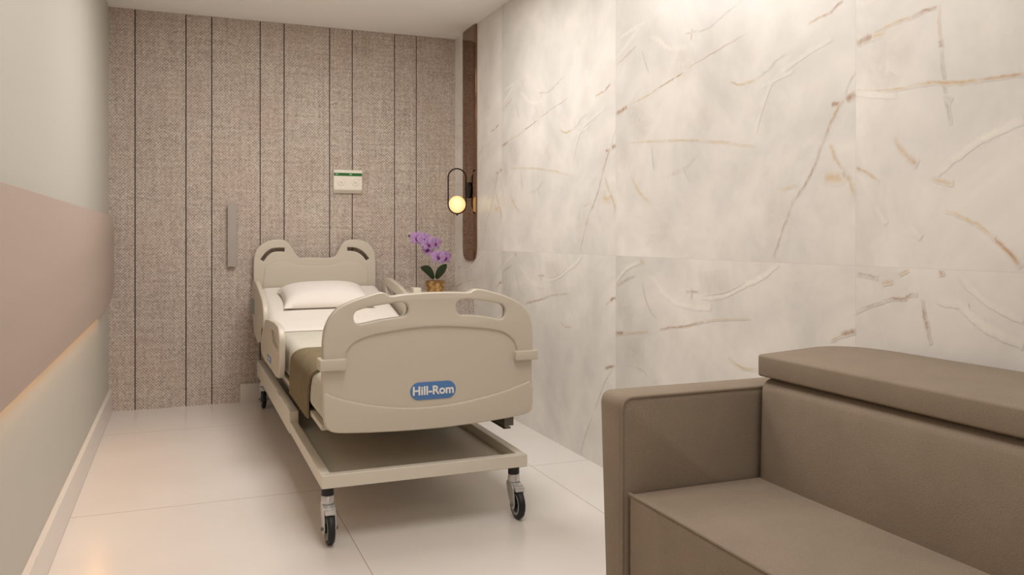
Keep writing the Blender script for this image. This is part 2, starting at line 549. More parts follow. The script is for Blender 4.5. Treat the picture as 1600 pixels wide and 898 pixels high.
LO = [   # veins of the cut lower tile
    ([(1012, 431), (1026, 442), (1040, 460), (1058, 472), (1085, 479), (1112, 478)], WHITE, .014, .75),
    ([(1096, 464), (1130, 461), (1165, 444), (1198, 427), (1214, 410)], WHITE, .012, .8), ([(1098, 462), (1132, 458), (1165, 441)], GREY, .004, .5),
    ([(1081, 448), (1080, 468)], RUST, .005, .55), ([(1072, 455), (1092, 456)], RUST, .006, .6),
    ([(962, 521), (976, 520)], RUST, .011, .9), ([(974, 521), (1000, 519), (1014, 518)], OCH, .006, .7),
    ([(1030, 515), (1045, 512), (1078, 508), (1105, 501)], RUST, .005, .8), ([(1100, 502), (1135, 499), (1172, 498)], OCH, .004, .6),
    ([(1003, 438), (1008, 465), (1016, 485), (1026, 497)], GREY, .005, .6), ([(964, 446), (978, 437), (992, 430)], RUST, .006, .5),
    ([(962, 440), (980, 418), (1000, 408)], WHITE, .012, .6), ([(1000, 405), (1006, 412)], OCH, .01, .7),
    ([(1298, 533), (1312, 526), (1320, 522)], OCH, .006, .6), ([(1314, 523), (1326, 519), (1337, 517)], RUST, .010, .9),
    ([(1138, 558), (1152, 570), (1166, 576), (1183, 577)], OCH, .006, .7), ([(980, 570), (1005, 580), (1015, 592)], GREY, .005, .4),
]
UP += [([(985, 160), (1008, 216)], GREY, .085, .30), ([(1055, 92), (1078, 118)], GREY, .09, .25), ([(1092, 172), (1110, 205)], GREY, .07, .18),
       ([(968, 205), (980, 260)], GREY, .06, .25), ([(1195, 330), (1240, 350)], GREY, .10, .14), ([(1008, 380), (1050, 350)], GREY, .07, .18)]
LO += [([(975, 545), (1008, 550)], GREY, .09, .25), ([(966, 470), (990, 500)], GREY, .08, .28), ([(1090, 440), (1140, 430)], GREY, .09, .18)]
LO2 = [  # lower end of the long vein, seen on the second tile
    ([(945, 576), (953, 573), (961, 572)], RUST, .010, .8), ([(958, 575), (948, 592), (938, 615), (925, 652)], RUST, .006, .45),
    ([(926, 650), (914, 682), (906, 712)], RUST, .006, .45),
]
for k in range(4):
    for pts, c, w_, a in UP:
        vein(px(pts), c, w_, a, k * TILE, TOP)
    for pts, c, w_, a in LO:
        vein(px(pts), c, w_, a, k * TILE, LOW)
    for pts, c, w_, a in LO2:
        vein(px(pts), c, w_, a, (k - 1) * TILE, LOW)
RT = [
    ([(1338, 69), (1352, 62), (1366, 56)], RUST, .013, .95), ([(1362, 57), (1382, 52)], PALE, .012, .7),
    ([(1366, 52), (1398, 36), (1428, 26)], OCH, .006, .8), ([(1424, 27), (1445, 17), (1469, 9)], RUST, .007, .8),
    ([(1467, 8), (1467, 40), (1469, 68)], PALE, .005, .6), ([(1469, 62), (1471, 76)], RUST, .008, .8),
    ([(1470, 74), (1474, 120), (1479, 160), (1486, 196)], GREY, .006, .65), ([(1474, 150), (1488, 158)], GREY, .008, .4),
    ([(1338, 143), (1370, 142), (1402, 139), (1430, 133)], OCH, .006, .65), ([(1425, 134), (1460, 129), (1510, 128), (1535, 124)], OCH, .007, .75),
    ([(1530, 125), (1565, 120), (1600, 116)], GOLD, .006, .85), ([(1338, 146), (1400, 150)], WHITE, .008, .5),
    ([(1462, 272), (1490, 248), (1525, 222), (1560, 204), (1600, 186)], WHITE, .012, .6),
    ([(1396, 215), (1412, 238), (1432, 256)], OCH, .010, .6), ([(1418, 246), (1434, 258)], GOLD, .012, .6),
    ([(1455, 278), (1475, 285), (1490, 286)], PALE, .008, .7),
    ([(1338, 260), (1352, 268), (1375, 284)], OCH, .006, .75), ([(1338, 262), (1346, 266)], GOLD, .008, .7),
    ([(1476, 328), (1500, 338), (1530, 352), (1556, 376)], PALE, .006, .7), ([(1553, 372), (1568, 385), (1596, 418)], GOLD, .008, .85),
    ([(1366, 320), (1385, 350)], WHITE, .010, .4), ([(1420, 350), (1440, 372)], WHITE, .010, .4),
]
RT += [([(1356, 102), (1412, 106)], (188, 172, 162), .11, .30), ([(1385, 88), (1430, 80)], (190, 170, 156), .05, .25)]
RB = [
    ([(1338, 427), (1358, 431), (1372, 434)], GREY, .007, .7), ([(1378, 443), (1395, 440)], OCH, .008, .8),
    ([(1338, 488), (1360, 478), (1384, 470)], GREY, .006, .6), ([(1380, 471), (1398, 466), (1410, 468), (1420, 462), (1434, 460)], RUST, .006, .8),
    ([(1440, 466), (1444, 490), (1448, 512), (1455, 538)], RUST, .006, .65), ([(1446, 500), (1450, 516)], RUST, .009, .7),
    ([(1470, 420), (1472, 432)], GOLD, .010, .7), ([(1404, 430), (1420, 421)], OCH, .006, .6),
    ([(1466, 468), (1502, 476), (1518, 494), (1545, 512), (1600, 538)], WHITE, .014, .65), ([(1500, 430), (1540, 470), (1600, 500)], WHITE, .010, .4),
]
for pts, c, w_, a in RT:
    vein(px(pts), c, w_, a, 0, TOP)
for pts, c, w_, a in RB:
    vein(px(pts), c, w_, a, 0, LOW)
for k in (1, 2):      # the tiles nearer than the frame
    for pts, c, w_, a in UP[::2] + RT[::3]:
        vein(px(pts), c, w_, a, -k * 2 * TILE, TOP)
    for pts, c, w_, a in LO:
        vein(px(pts), c, w_, a, -k * 2 * TILE, LOW)
bm.normal_update()
for f in bm.faces:
    if abs(f.normal.x) > 0.9 and f.calc_center_median().x < XR - 2e-6 and f.normal.x > 0:
        f.normal_flip()
struct('wall_right', bm, M_MARBLE)

bm = bmesh.new()
ys = [YB, 5.15, 3.46, 2.93, 1.45, -0.04, -1.5, YF]
for a, b_ in zip(ys, ys[1:]):
    add_box(bm, XL, XL + 0.020, b_ + 0.0006, a - 0.0006, 0, 0.14, 0.001, 1)
struct('baseboard_left', bm, M_BASEB)
bm = bmesh.new(); add_box(bm, 0.372, 1.44, YB - 0.014, YB, 0, 0.125, 0.001, 1); struct('baseboard_back', bm, M_BASEB)

# taupe guard panel with the led line behind its lower edge
r = thing('wall_guard_panel', (XL, 3.0, 0.70), 'wide pinkish taupe guard panel along the left wall, glowing along its lower edge', 'wall panel')
bm = bmesh.new()
PY1 = 5.80
solid(bm, [[(-1.6, 0.706)] + smooth_loop([(4.9, 0.706), (5.12, 0.708), (5.45, 0.722), (5.70, 0.765), (PY1, 0.84), (PY1, 1.0), (PY1, 1.16), (5.74, 1.215), (5.60, 1.245), (5.40, 1.254), (5.2, 1.254)], 5, closed=False) + [(-1.6, 1.254)]], 0.012, 0.002, yz(XL + 0.030))
obj('panel_board', bm, M_PANEL, r)
bm = bmesh.new(); add_box(bm, XL + 0.001, XL + 0.024, -1.5, 5.40, 0.735, 1.20); obj('mounting_rail', bm, M_PAINT, r, smooth=False)
bm = bmesh.new(); add_box(bm, XL + 0.006, XL + 0.018, -1.5, 5.15, 0.722, 0.7345); obj('led_strip', bm, M_LED, r, smooth=False, label='glowing warm light strip')

# ------------------------------------------------------------------ hospital bed
bed = thing('hospital_bed', (0.885, 4.4, 0), 'beige hospital bed on four casters with low base tray and blue oval badge', 'bed')
BX0, BX1, BY0, BY1 = 0.475, 1.289, 3.04, 5.74
bm = bmesh.new()
Z0, Z1, TW = 0.203, 0.252, 0.036
add_box(bm, BX0, BX1, BY0, BY0 + TW, Z0, Z1, 0.002, 1)
add_box(bm, BX0, BX1, BY1 - TW, BY1, Z0, Z1, 0.002, 1)
add_box(bm, BX0, BX0 + TW, BY0 + TW, BY1 - TW, Z0, Z1, 0.002, 1)
add_box(bm, BX1 - TW, BX1, BY0 + TW, BY1 - TW, Z0, Z1, 0.002, 1)
add_box(bm, BX0 + TW - .002, BX1 - TW + .002, BY0 + TW - .002, BY1 - TW + .002, Z0 + .002, 0.215)
obj('base_tray', bm, M_BEDMETAL, bed, smooth=False)
for x0, x1 in ((BX0 - 0.004, BX0 + 0.04), (BX1 - 0.04, BX1 + 0.004)):
    bm = bmesh.new(); add_box(bm, x0, x1, 3.98, BY1 + 0.002, Z0 - 0.004, 0.303, 0.003, 1); obj('side_beam', bm, M_BEDMETAL, bed)
for y in (4.35, 5.25):
    bm = bmesh.new(); add_box(bm, 0.80, 0.96, y - .08, y + .08, 0.214, 0.31, 0.006); add_box(bm, 0.82, 0.94, y - .06, y + .06, 0.31, 0.385, 0.004)
    obj('lift_column', bm, M_BEDMETAL, bed)
# mattress deck (flat part and raised head part)
HINGE = 4.98; SL = (0.783 - 0.612) / (5.78 - HINGE)


def deckz(y, z):
    return z + max(0.0, y - HINGE) * SL


bm = bmesh.new()
for a, b_ in ((3.15, HINGE), (HINGE, 5.78)):
    sec = []
    for y in (a + .001, b_ - .001):
        d = deckz(y, 0)
        sec.append([(0.492, y, 0.392 + d), (1.293, y, 0.392 + d), (1.293, y, 0.412 + d), (0.492, y, 0.412 + d)])
    loft(bm, sec)
obj('mattress_deck', bm, M_PLASTIC, bed, smooth=False)
for x0, ry in ((0.52, 3.9), (1.235, 3.16)):
    bm = bmesh.new()
    add_box(bm, x0, x0 + 0.006, ry, 5.6, 0.332, 0.386); add_box(bm, x0, x0 + 0.045, ry, 5.6, 0.380, 0.386); add_box(bm, x0, x0 + 0.03, ry, 5.6, 0.332, 0.338)
    add_box(bm, x0, x0 + 0.04, ry - .005, ry + .005, 0.345, 0.386)
    obj('deck_rail', bm, M_STEEL, bed, smooth=False)

# footboard
FY = 3.05


def fb(pts):
    return [onY(u, v, FY) for u, v in pts]


out = fb([(504.6, 582), (505.2, 561), (505.6, 533), (508.5, 514.8), (515.7, 497.7), (529, 482), (552.3, 470.2), (577.3, 461.8), (592, 457.5), (599, 456.8), (604, 458.6), (609.5, 462.4),
          (630, 460.2), (661.5, 457.6), (690, 456.6), (715, 456.6), (734.6, 456.4), (741.5, 452.6), (750, 451.6), (773.6, 456.8), (801.6, 466.8), (818.8, 478.6), (828.2, 491.5), (832.2, 508.6), (833, 546),
          (833.2, 600), (833.2, 632), (831, 641), (824, 646.3), (809.5, 650), (771.3, 657.3), (692.5, 668.3), (625, 674), (557.5, 677), (524, 676.6), (515, 673.5), (509, 665), (506.5, 650), (505, 610)])
hl = fb([(553, 494.5), (556.5, 487), (564, 483.8), (577.3, 480), (608.5, 474.6), (627, 472.3), (634.5, 474), (638.5, 480), (637.5, 489), (632, 494), (622, 495.8), (591.3, 500.6), (570, 505.5), (561, 506.5), (555, 503)])
hr = fb([(712.8, 479), (716, 470.8), (726.8, 467.6), (750.2, 469.2), (778, 473.6), (787.5, 477.5), (790.5, 485), (788, 495), (782, 498.4), (770, 496.6), (754.9, 494), (735, 492.6), (720.5, 491.8), (714.6, 487)])
arch = [(540, 566), (540.5, 556), (543.8, 547), (555.5, 535), (577.3, 525.7), (614.7, 518), (645.9, 513.3), (680, 510.6), (711, 510.8), (735, 512), (765.8, 514.8), (789.2, 520.4), (803.2, 532), (808.4, 545), (809, 556)]
swoop = [(509.5, 614), (523.8, 620.5), (557.5, 629), (602.5, 635.6), (636.3, 637.4), (692.5, 633.5), (748.8, 622.4), (793.8, 609.3), (828.5, 595)]
SO = smooth_loop(out, 5); HL = smooth_loop(hl, 5); HR = smooth_loop(hr, 5)
bm = bmesh.new()
solid(bm, [SO, HL, HR], 0.040, 0.007, xz(FY + 0.030), 4)          # body
AR = smooth_loop(fb(arch), 5, closed=False)
upper = [p for p in SO]
# raised arch band = outline above the brackets closed by the arch line
i0 = min(range(len(SO)), key=lambda i: math.dist(SO[i], onY(505.2, 566, FY)))
i1 = min(range(len(SO)), key=lambda i: math.dist(SO[i], onY(833, 556, FY)))
band = SO[i0:i1 + 1] + list(reversed(AR))
t2 = bmesh.new(); solid(t2, [band, HL, HR], 0.036, 0.0065, xz(FY + 0.020), 4); join(bm, t2)
SWP = smooth_loop(fb(swoop), 5, closed=False)
j1 = min(range(len(SO)), key=lambda i: math.dist(SO[i], onY(833.2, 595, FY)))
j0 = min(range(len(SO)), key=lambda i: math.dist(SO[i], onY(505, 610, FY)))
low = SWP + [p for p in SO[j1 + 1:j0]] if j0 > j1 else SWP + SO[j1 + 1:] + SO[:j0]
low = [p for p in low]
t2 = bmesh.new(); solid(t2, [low], 0.036, 0.0065, xz(FY + 0.020), 4); join(bm, t2)
foot = obj('footboard', bm, M_PLASTIC, bed, angle=50)
for x0, x1, z0, z1 in ((0.4675, 0.5665, 0.632, 0.675), (1.2365, 1.3335, 0.630, 0.668)):
    bm = bmesh.new(); add_box(bm, x0, x1, FY - 0.016, FY + 0.062, z0, z1, 0.005, 3); obj('corner_bracket', bm, M_PLASTIC, foot)
# badge
cxb, czb = onY(678, 610.2, FY); rb = 0.034; hwb = 0.091
pill = [(cxb + s_ * (hwb - rb) + rb * math.cos(a), czb + rb * math.sin(a)) for s_, a0 in ((1, -90), (-1, 90)) for a in [math.radians(a0 + k * 15) for k in range(13)]]
bm = bmesh.new(); solid(bm, [pill], 0.004, 0.001, xz(FY + 0.0095)); bdg = obj('badge', bm, M_BLUE, foot, label='blue oval maker badge')


def lettering(txt, size, M, bold, parent, material, name='lettering', ext=0.0008):
    fc = bpy.data.curves.new('tmp', 'FONT'); fc.body = txt; fc.size = size; fc.align_x = 'CENTER'; fc.align_y = 'CENTER'; fc.extrude = ext; fc.offset = bold
    fo = bpy.data.objects.new('tmp', fc); COL.objects.link(fo)
    me = bpy.data.meshes.new_from_object(fo.evaluated_get(bpy.context.evaluated_depsgraph_get())); me.transform(M)
    q_ = bmesh.new(); q_.from_mesh(me); bpy.data.objects.remove(fo); bpy.data.curves.remove(fc); bpy.data.meshes.remove(me)
    return obj(name, q_, material, parent, smooth=False)


lettering('Hill-Rom', 0.046, xz(FY + 0.0068) @ Matrix.Translation((cxb, czb, 0)), 0.0012, foot, M_LETTER)

# headboard
HY_ = 5.80
hb = [onY(u, v, HY_) for u, v in [(396.5, 436), (396.5, 410), (398, 398), (402, 388.5), (410, 381), (420, 376), (432, 374), (444, 375), (451, 379.5), (457, 388), (463, 397.5), (469, 402.5), (480, 402.2), (497, 402.4), (515, 402.4), (523, 400.5), (529, 392),
                                  (535, 381), (541, 376), (552, 374), (565, 375), (575, 379.5), (582, 386.5), (586, 396), (587, 408), (587.3, 436)]]
hb = hb + [(1.285, 0.45), (0.457, 0.45)]
hbo = smooth_loop(hb[:-2], 5, closed=False) + hb[-2:]


def slot(pts, r):
    c = smooth_loop([onY(u, v, HY_) for u, v in pts], 6, closed=False); L = []; R = []
    for i, p in enumerate(c):
        a = c[max(i - 1, 0)]; b2 = c[min(i + 1, len(c) - 1)]; d = Vector((b2[0] - a[0], b2[1] - a[1])).normalized(); nn = Vector((-d.y, d.x))
        L.append(tuple(Vector(p) + nn * r)); R.append(tuple(Vector(p) - nn * r))
    d0 = (Vector(c[0]) - Vector(c[1])).normalized() * r; d1 = (Vector(c[-1]) - Vector(c[-2])).normalized() * r
    return round_poly([tuple(Vector(R[0]) + d0 * .9), tuple(Vector(L[0]) + d0 * .9)], 0) + L + [tuple(Vector(L[-1]) + d1 * .9), tuple(Vector(R[-1]) + d1 * .9)] + list(reversed(R))


s1 = slot([(411, 404.5), (416, 398), (424, 391.8), (432, 390), (442, 390)], 0.0125)
s2 = slot([(545.5, 389), (552, 389.3), (560, 391.5), (568, 397), (573.5, 403.5)], 0.0125)
bm = bmesh.new(); solid(bm, [hbo, s1, s2], 0.04, 0.006, xz(HY_ + 0.022), 3)
ridge = smooth_loop([onY(u, v, HY_) for u, v in [(414, 418), (424, 411.5), (440, 408.2), (452, 409), (465, 413.8), (480, 415), (505, 415), (520, 413.8), (533, 409.5), (545, 407.5), (556, 408.5), (568, 414), (574, 420)]], 5, closed=False)
lo_ = ridge + [(1.235, 0.62), (0.50, 0.62)]
t2 = bmesh.new(); solid(t2, [lo_], 0.014, 0.004, xz(HY_ + 0.0035), 3); join(bm, t2)
head = obj('headboard', bm, M_PLASTIC, bed, angle=50)

# side rails (two each side; the right ones mirror the left)
hr_o = round_poly([(5.79, .765), (5.73, .835), (5.55, .842), (5.30, .805), (5.03, .752), (4.955, .70), (4.955, .60), (5.10, .515), (5.35, .462), (5.62, .525), (5.79, .62)], 0.05, 5)
hr_h = round_poly([(5.64, .785), (5.33, .742), (5.31, .70), (5.62, .738)], 0.018, 4)
fr_o = round_poly([(5.13, .50), (5.05, .60), (4.93, .60), (4.86, .655), (4.70, .672), (4.35, .688), (4.17, .682), (4.12, .64), (4.12, .50), (4.15, .432), (4.30, .42), (4.95, .42), (5.10, .44)], [.03, .05, .03, .03, .05, .03, .045, .045, .1, .05, .08, .1, .05], 5)
fr_h = round_poly([(4.54, .640), (4.205, .628), (4.18, .562), (4.48, .572)], 0.02, 4)
for sx, X in ((1, 0.455), (-1, 1.335)):
    lab = 'left' if sx > 0 else 'right'
    for nm, o_, h_ in (('head_side_rail', hr_o, hr_h), ('foot_side_rail', fr_o, fr_h)):
        bm = bmesh.new(); solid(bm, [o_, h_], 0.030, 0.007, yz(X), 3)
        if nm == 'foot_side_rail':      # the grip is a closed recess, open on the outer face only
            add_box(bm, min(X, X + sx * .010), max(X, X + sx * .010), 4.17, 4.56, .548, .655)
        rl = obj(nm, bm, M_PLASTIC, bed, angle=50)
        if nm == 'head_side_rail':
            bm = bmesh.new(); add_box(bm, min(X - sx * .0145, X - sx * .0185), max(X - sx * .0145, X - sx * .0185), 5.58, 5.76, .62, .72, .001, 1); obj('key_panel', bm, M_TEAL, rl, label='grey green key panel')
        else:
            bm = bmesh.new(); add_box(bm, min(X - sx * .0145, X - sx * .0165), max(X - sx * .0145, X - sx * .0165), 4.50, 4.68, .425 + .03, .485, .0005, 1); obj('rail_badge', bm, M_BLUE, rl, label='small blue badge')
            bm = bmesh.new(); add_box(bm, min(X - sx * .016, X - sx * .0172), max(X - sx * .016, X - sx * .0172), 4.54, 4.64, .466, .475); obj('badge_stripe', bm, M_LETTER, rl, smooth=False)
            bm = bmesh.new(); add_box(bm, min(X - sx * 0.0, X + sx * .03), max(X - sx * 0.0, X + sx * .03), 4.40, 4.48, .39, .47, .004); obj('rail_arm', bm, M_STEEL, rl)


# casters
def caster(x, y):
    """fork with stem, wheel trailing towards the foot of the bed"""
    wy = y - 0.042; R = 0.058; wz = R
    bm = bmesh.new()
    add_lathe(bm, [(0.0, 0.168), (0.020, 0.168), (0.024, 0.160), (0.024, 0.140), (0.018, 0.132), (0, 0.132)], Matrix.Translation((x, y, 0)), 20, cap=False)
    for s_ in (-1, 1):
        pl = smooth_loop([(y + 0.020, 0.138), (y + 0.018, 0.105), (wy + 0.020, 0.050), (wy, 0.038), (wy - 0.016, 0.052), (wy - 0.016, 0.080), (y - 0.045, 0.122), (y - 0.030, 0.134)], 4)
        q_ = bmesh.new(); solid(q_, [pl], 0.004, 0.001, yz(x + s_ * 0.0205), 2); join(bm, q_)
    add_box(bm, x - 0.0205, x + 0.0205, wy - 0.016, y + 0.018, 0.124, 0.136, 0.003)
    add_box(bm, x - 0.0195, x + 0.0195, wy - 0.030, wy - 0.010, 0.112, 0.130, 0.003)
    c = obj('caster', bm, M_CHROME, bed)
    bm = bmesh.new(); add_lathe(bm, [(0.023, 0.1685), (0.023, 0.206)], Matrix.Translation((x, y, 0)), 20); obj('stem', bm, M_BLACK, c, label='black rubber sleeve')
    RY = Matrix.Translation((x, wy, wz)) @ Matrix.Rotation(math.pi / 2, 4, 'Y')
    bm = bmesh.new()
    add_lathe(bm, [(R * .70, -.0125), (R * .86, -.0135), (R * .95, -.011), (R, -.006), (R, .006), (R * .95, .011), (R * .86, .0135), (R * .70, .0125)], RY, 36, 0, cap=False)
    add_lathe(bm, [(0.0, -.0065), (R * .58, -.0065), (R * .62, -.0135), (R * .72, -.0135), (R * .74, -.011), (R * .74, .011), (R * .72, .0135), (R * .62, .0135), (R * .58, .0065), (0, .0065)], RY, 36, 1, cap=False)
    add_lathe(bm, [(R * .56, -.0072), (0.016, -.0072), (0.016, -.016), (0, -.016)], RY, 30, 2, cap=False)
    add_lathe(bm, [(R * .56, .0072), (0.016, .0072), (0.016, .016), (0, .016)], RY, 30, 2, cap=False)
    obj('wheel', bm, [M_BLACK, M_RIM, M_BLACK], c, label='black wheel with grey core ring')
    bm = bmesh.new(); add_lathe(bm, [(0, -.031), (.006, -.031), (.0075, -.024), (.004, -.0235), (.004, .0235), (.0075, .024), (.006, .031), (0, .031)], RY, 12, cap=False); obj('axle_bolt', bm, M_STEEL, c)
    return c


def copy_caster(c0, dx, dy):
    c = c0.copy(); COL.objects.link(c); c.location = Vector(c0.location) + Vector((dx, dy, 0))
    for ch in list(c0.children):
        d = ch.copy(); COL.objects.link(d); d.parent = c


c0 = caster(0.5035, 3.085)
for dx, dy in ((0.744, 0), (0.0, 2.60), (0.744, 2.60)):
    copy_caster(c0, dx, dy)

# ------------------------------------------------------------------ bedding
MX0, MX1 = 0.490, 1.296


def mat_section(y, x0, x1, z0, z1, r, n=6, bow=0.0):
    pts = []
    for cx_, cz_, a0 in ((x1 - r, z1 - r, 0), (x0 + r, z1 - r, 90), (x0 + r, z0 + r, 180), (x1 - r, z0 + r, 270)):
        for k in range(n + 1):
            a = math.radians(a0 + 90 * k / n); x = cx_ + r * math.cos(a); z = cz_ + r * math.sin(a)
            pts.append((x, y, z))
    return pts


bm = bmesh.new(); secs = []
for y, ins in ((3.135, 0.035), (3.142, 0.020), (3.155, 0.008), (3.18, 0.0), (3.6, 0), (4.2, 0), (4.8, 0), (4.9, 0), (HINGE, 0), (5.06, 0), (5.2, 0), (5.5, 0), (5.74, 0), (5.765, .008), (5.775, .02)):
    d = deckz(y, 0)
    if abs(y - HINGE) < 0.2:
        d = max(0, (y - HINGE + 0.12)) ** 2 / 0.4 * SL if y < HINGE + 0.10 else d
    secs.append(mat_section(y, MX0 + ins, MX1 - ins, 0.413 + d + ins, 0.605 + d - ins, 0.05 - ins * .5))
loft(bm, secs)
o = obj('mattress', bm, M_MATT, angle=60); tag(o, 'mottled ivory mattress on the hospital bed, its foot corner bare beside the footboard', 'mattress')


def drape(y0, y1, x0, x1, ztop, zside, r, ny, wav=0.0, edge=0.0, skew=0.0, thick=0.005, zl=None):
    """cloth over the mattress: open profile swept along Y, given thickness"""
    secs = []
    for i in range(ny + 1):
        y = y0 + (y1 - y0) * i / ny; d = deckz(y, 0)
        if abs(y - HINGE) < 0.2:
            d = max(0, (y - HINGE + 0.12)) ** 2 / 0.4 * SL if y < HINGE + 0.10 else d
        wv = wav * math.sin(i * 1.7)
        prof = [(x0, zside)] + [(x0, zside + (ztop - r - zside) * k / 6) for k in range(1, 6)]
        prof += [(x0 + r - r * math.cos(math.radians(90 * k / 8)), ztop - r + r * math.sin(math.radians(90 * k / 8))) for k in range(9)]
        prof += [(x0 + r + (x1 - x0 - 2 * r) * k / 16, ztop) for k in range(1, 16)]
        prof += [(x1 - r + r * math.sin(math.radians(90 * k / 8)), ztop - r + r * math.cos(math.radians(90 * k / 8))) for k in range(9)]
        prof += [(x1, zside + (ztop - r - zside) * k / 6) for k in range(5, -1, -1)]
        secs.append([(x + (wv * (1 if x < .8 else -1) if z < ztop - .1 else 0) * 1.0, y + skew * (1 - math.exp(-max(0, ztop - z) / .05)), z + d) for x, z in prof])
    t_ = bmesh.new(); loft(t_, secs, closed_sec=False, caps=False)
    bmesh.ops.recalc_face_normals(t_, faces=t_.faces)
    if sum(f.normal.z for f in t_.faces) < 0:
        bmesh.ops.reverse_faces(t_, faces=t_.faces)
    g_ = bmesh.ops.extrude_face_region(t_, geom=list(t_.faces))
    vs = [e for e in g_['geom'] if isinstance(e, bmesh.types.BMVert)]
    t_.normal_update()
    mv = {v: v.normal.copy() for v in vs}
    for v in vs:
        v.co += mv[v] * thick
    bmesh.ops.recalc_face_normals(t_, faces=t_.faces)
    return t_


bm = drape(4.62, 5.775, MX0 - 0.002, MX1 + 0.002, 0.607, 0.46, 0.052, 40, thick=0.004)
o = obj('bed_sheet', bm, M_SHEET, angle=60); tag(o, 'smooth white sheet over the raised head half of the mattress', 'sheet')
bm = drape(3.25, 3.86, MX0 - 0.004, MX1 + 0.004, 0.608, 0.380, 0.056, 30, wav=0.0015, skew=0.19, thick=0.008)
o = obj('throw_blanket', bm, M_THROW, angle=60); tag(o, 'olive brown woven throw folded across the foot of the bed', 'blanket')

# pillow
NP = 40
t_ = bmesh.new(); PW, PL, PH = 0.57, 0.40, 0.074
pc = Vector((0.872, 5.43)); vsu = []; vsl = []
for i in range(NP + 1):
    ru = []; rl_ = []
    for j in range(NP + 1):
        a = -1 + 2 * i / NP; b2 = -1 + 2 * j / NP
        # pinch sides in, corners out
        sx = 1 - 0.07 * (1 - b2 * b2) ** 1.0 * 0.6; sy = 1 - 0.09 * (1 - a * a)
        x = a * PW / 2 * (0.94 + 0.06 * abs(b2) ** 2); y = b2 * PL / 2 * (0.93 + 0.07 * abs(a) ** 3)
        hgt = (max(0, 1 - abs(a) ** 3.6) ** 0.5) * (max(0, 1 - abs(b2) ** 3.2) ** 0.5)
        hgt *= 1 + 0.05 * math.sin(3.1 * a + 1) * math.cos(2.3 * b2)
        Y = pc.y + y; X = pc.x + x
        base = deckz(Y, 0.6125) + 0.001
        ru.append(t_.verts.new((X, Y, base + 0.016 + PH * hgt * 1.25)))
        rl_.append(t_.verts.new((X, Y, base + 0.015 - 0.014 * min(1, hgt * 1.5))) if 0 < i < NP and 0 < j < NP else ru[-1])
    vsu.append(ru); vsl.append(rl_)
for i in range(NP):
    for j in range(NP):
        t_.faces.new((vsu[i][j], vsu[i + 1][j], vsu[i + 1][j + 1], vsu[i][j + 1]))
        t_.faces.new((vsl[i][j], vsl[i][j + 1], vsl[i + 1][j + 1], vsl[i + 1][j]))
bmesh.ops.recalc_face_normals(t_, faces=t_.faces)
o = obj('pillow', t_, M_PILLOW, angle=80); tag(o, 'plump white pillow lying on the sheet below the headboard', 'pillow')

# ------------------------------------------------------------------ bedside cabinet, orchid
cab = thing('bedside_cabinet', (1.68, 5.67, 0), 'woven fronted bedside cabinet in the far corner beyond the bed, carrying the orchid', 'cabinet')
bm = bmesh.new(); add_box(bm, 1.455, XR - .002, 5.465, YB - .002, 0.0, 0.708); obj('body', bm, M_WEAVE, cab, smooth=False)
bm = bmesh.new(); add_box(bm, 1.447, XR - .002, 5.457, YB - .002, 0.708, 0.728, 0.003); obj('top', bm, M_WHITEPL, cab)
bm = bmesh.new()
solid(bm, [round_poly([(1.492, 5.54), (1.552, 5.54), (1.552, 5.64), (1.492, 5.64)], 0.015)], 0.044, 0.008, Matrix.Translation((0, 0, 0.7505)))
o = obj('call_box', bm, M_WHITEPL); tag(o, 'small white box on the bedside cabinet left of the orchid pot', 'box')

OX, OY, OZ = 1.672, 5.62, 0.7285
orc = thing('potted_orchid', (OX, OY, OZ), 'lilac orchid in a hammered gold pot on the bedside cabinet', 'plant')
bm = bmesh.new()
add_lathe(bm, [(0, 0), (.052, 0), (.060, .004), (.066, .045), (.067, .085), (.0635, .085), (.062, .070), (0, .070)], Matrix.Translation((OX, OY, OZ)), 36, cap=False)
obj('pot', bm, M_GOLD, orc)
bm = bmesh.new(); add_lathe(bm, [(0.061, .066), (.061, .074), (.03, .079), (0, .080)], Matrix.Translation((OX, OY, OZ)), 24, cap=False); obj('moss', bm, M_SOIL, orc)


def opx(u, v, Y=OY):
    x, z = onY(u, v, Y); return Vector((x, Y, z))


stem = [opx(679.5, 436), opx(680.2, 428), opx(680.8, 415), opx(680.5, 405, OY - .005), opx(676, 396, OY - .01), opx(670, 388, OY - .012), opx(663, 381, OY - .012), opx(655, 374, OY - .01), opx(648, 370, OY - .005), opx(642.5, 368.5)]
bm = bmesh.new(); add_tube(bm, smooth_loop([tuple(p) for p in stem], 4, closed=False), 0.0035, 8); obj('stem', bm, M_STEMW, orc)
bm = bmesh.new(); q_ = bmesh.new(); bmesh.ops.create_uvsphere(q_, u_segments=12, v_segments=8, radius=0.011)
bmesh.ops.scale(q_, vec=(1.4, .9, .85), verts=q_.verts); bmesh.ops.translate(q_, vec=opx(641, 368.5), verts=q_.verts); join(bm, q_); obj('bud', bm, M_BUD, orc)


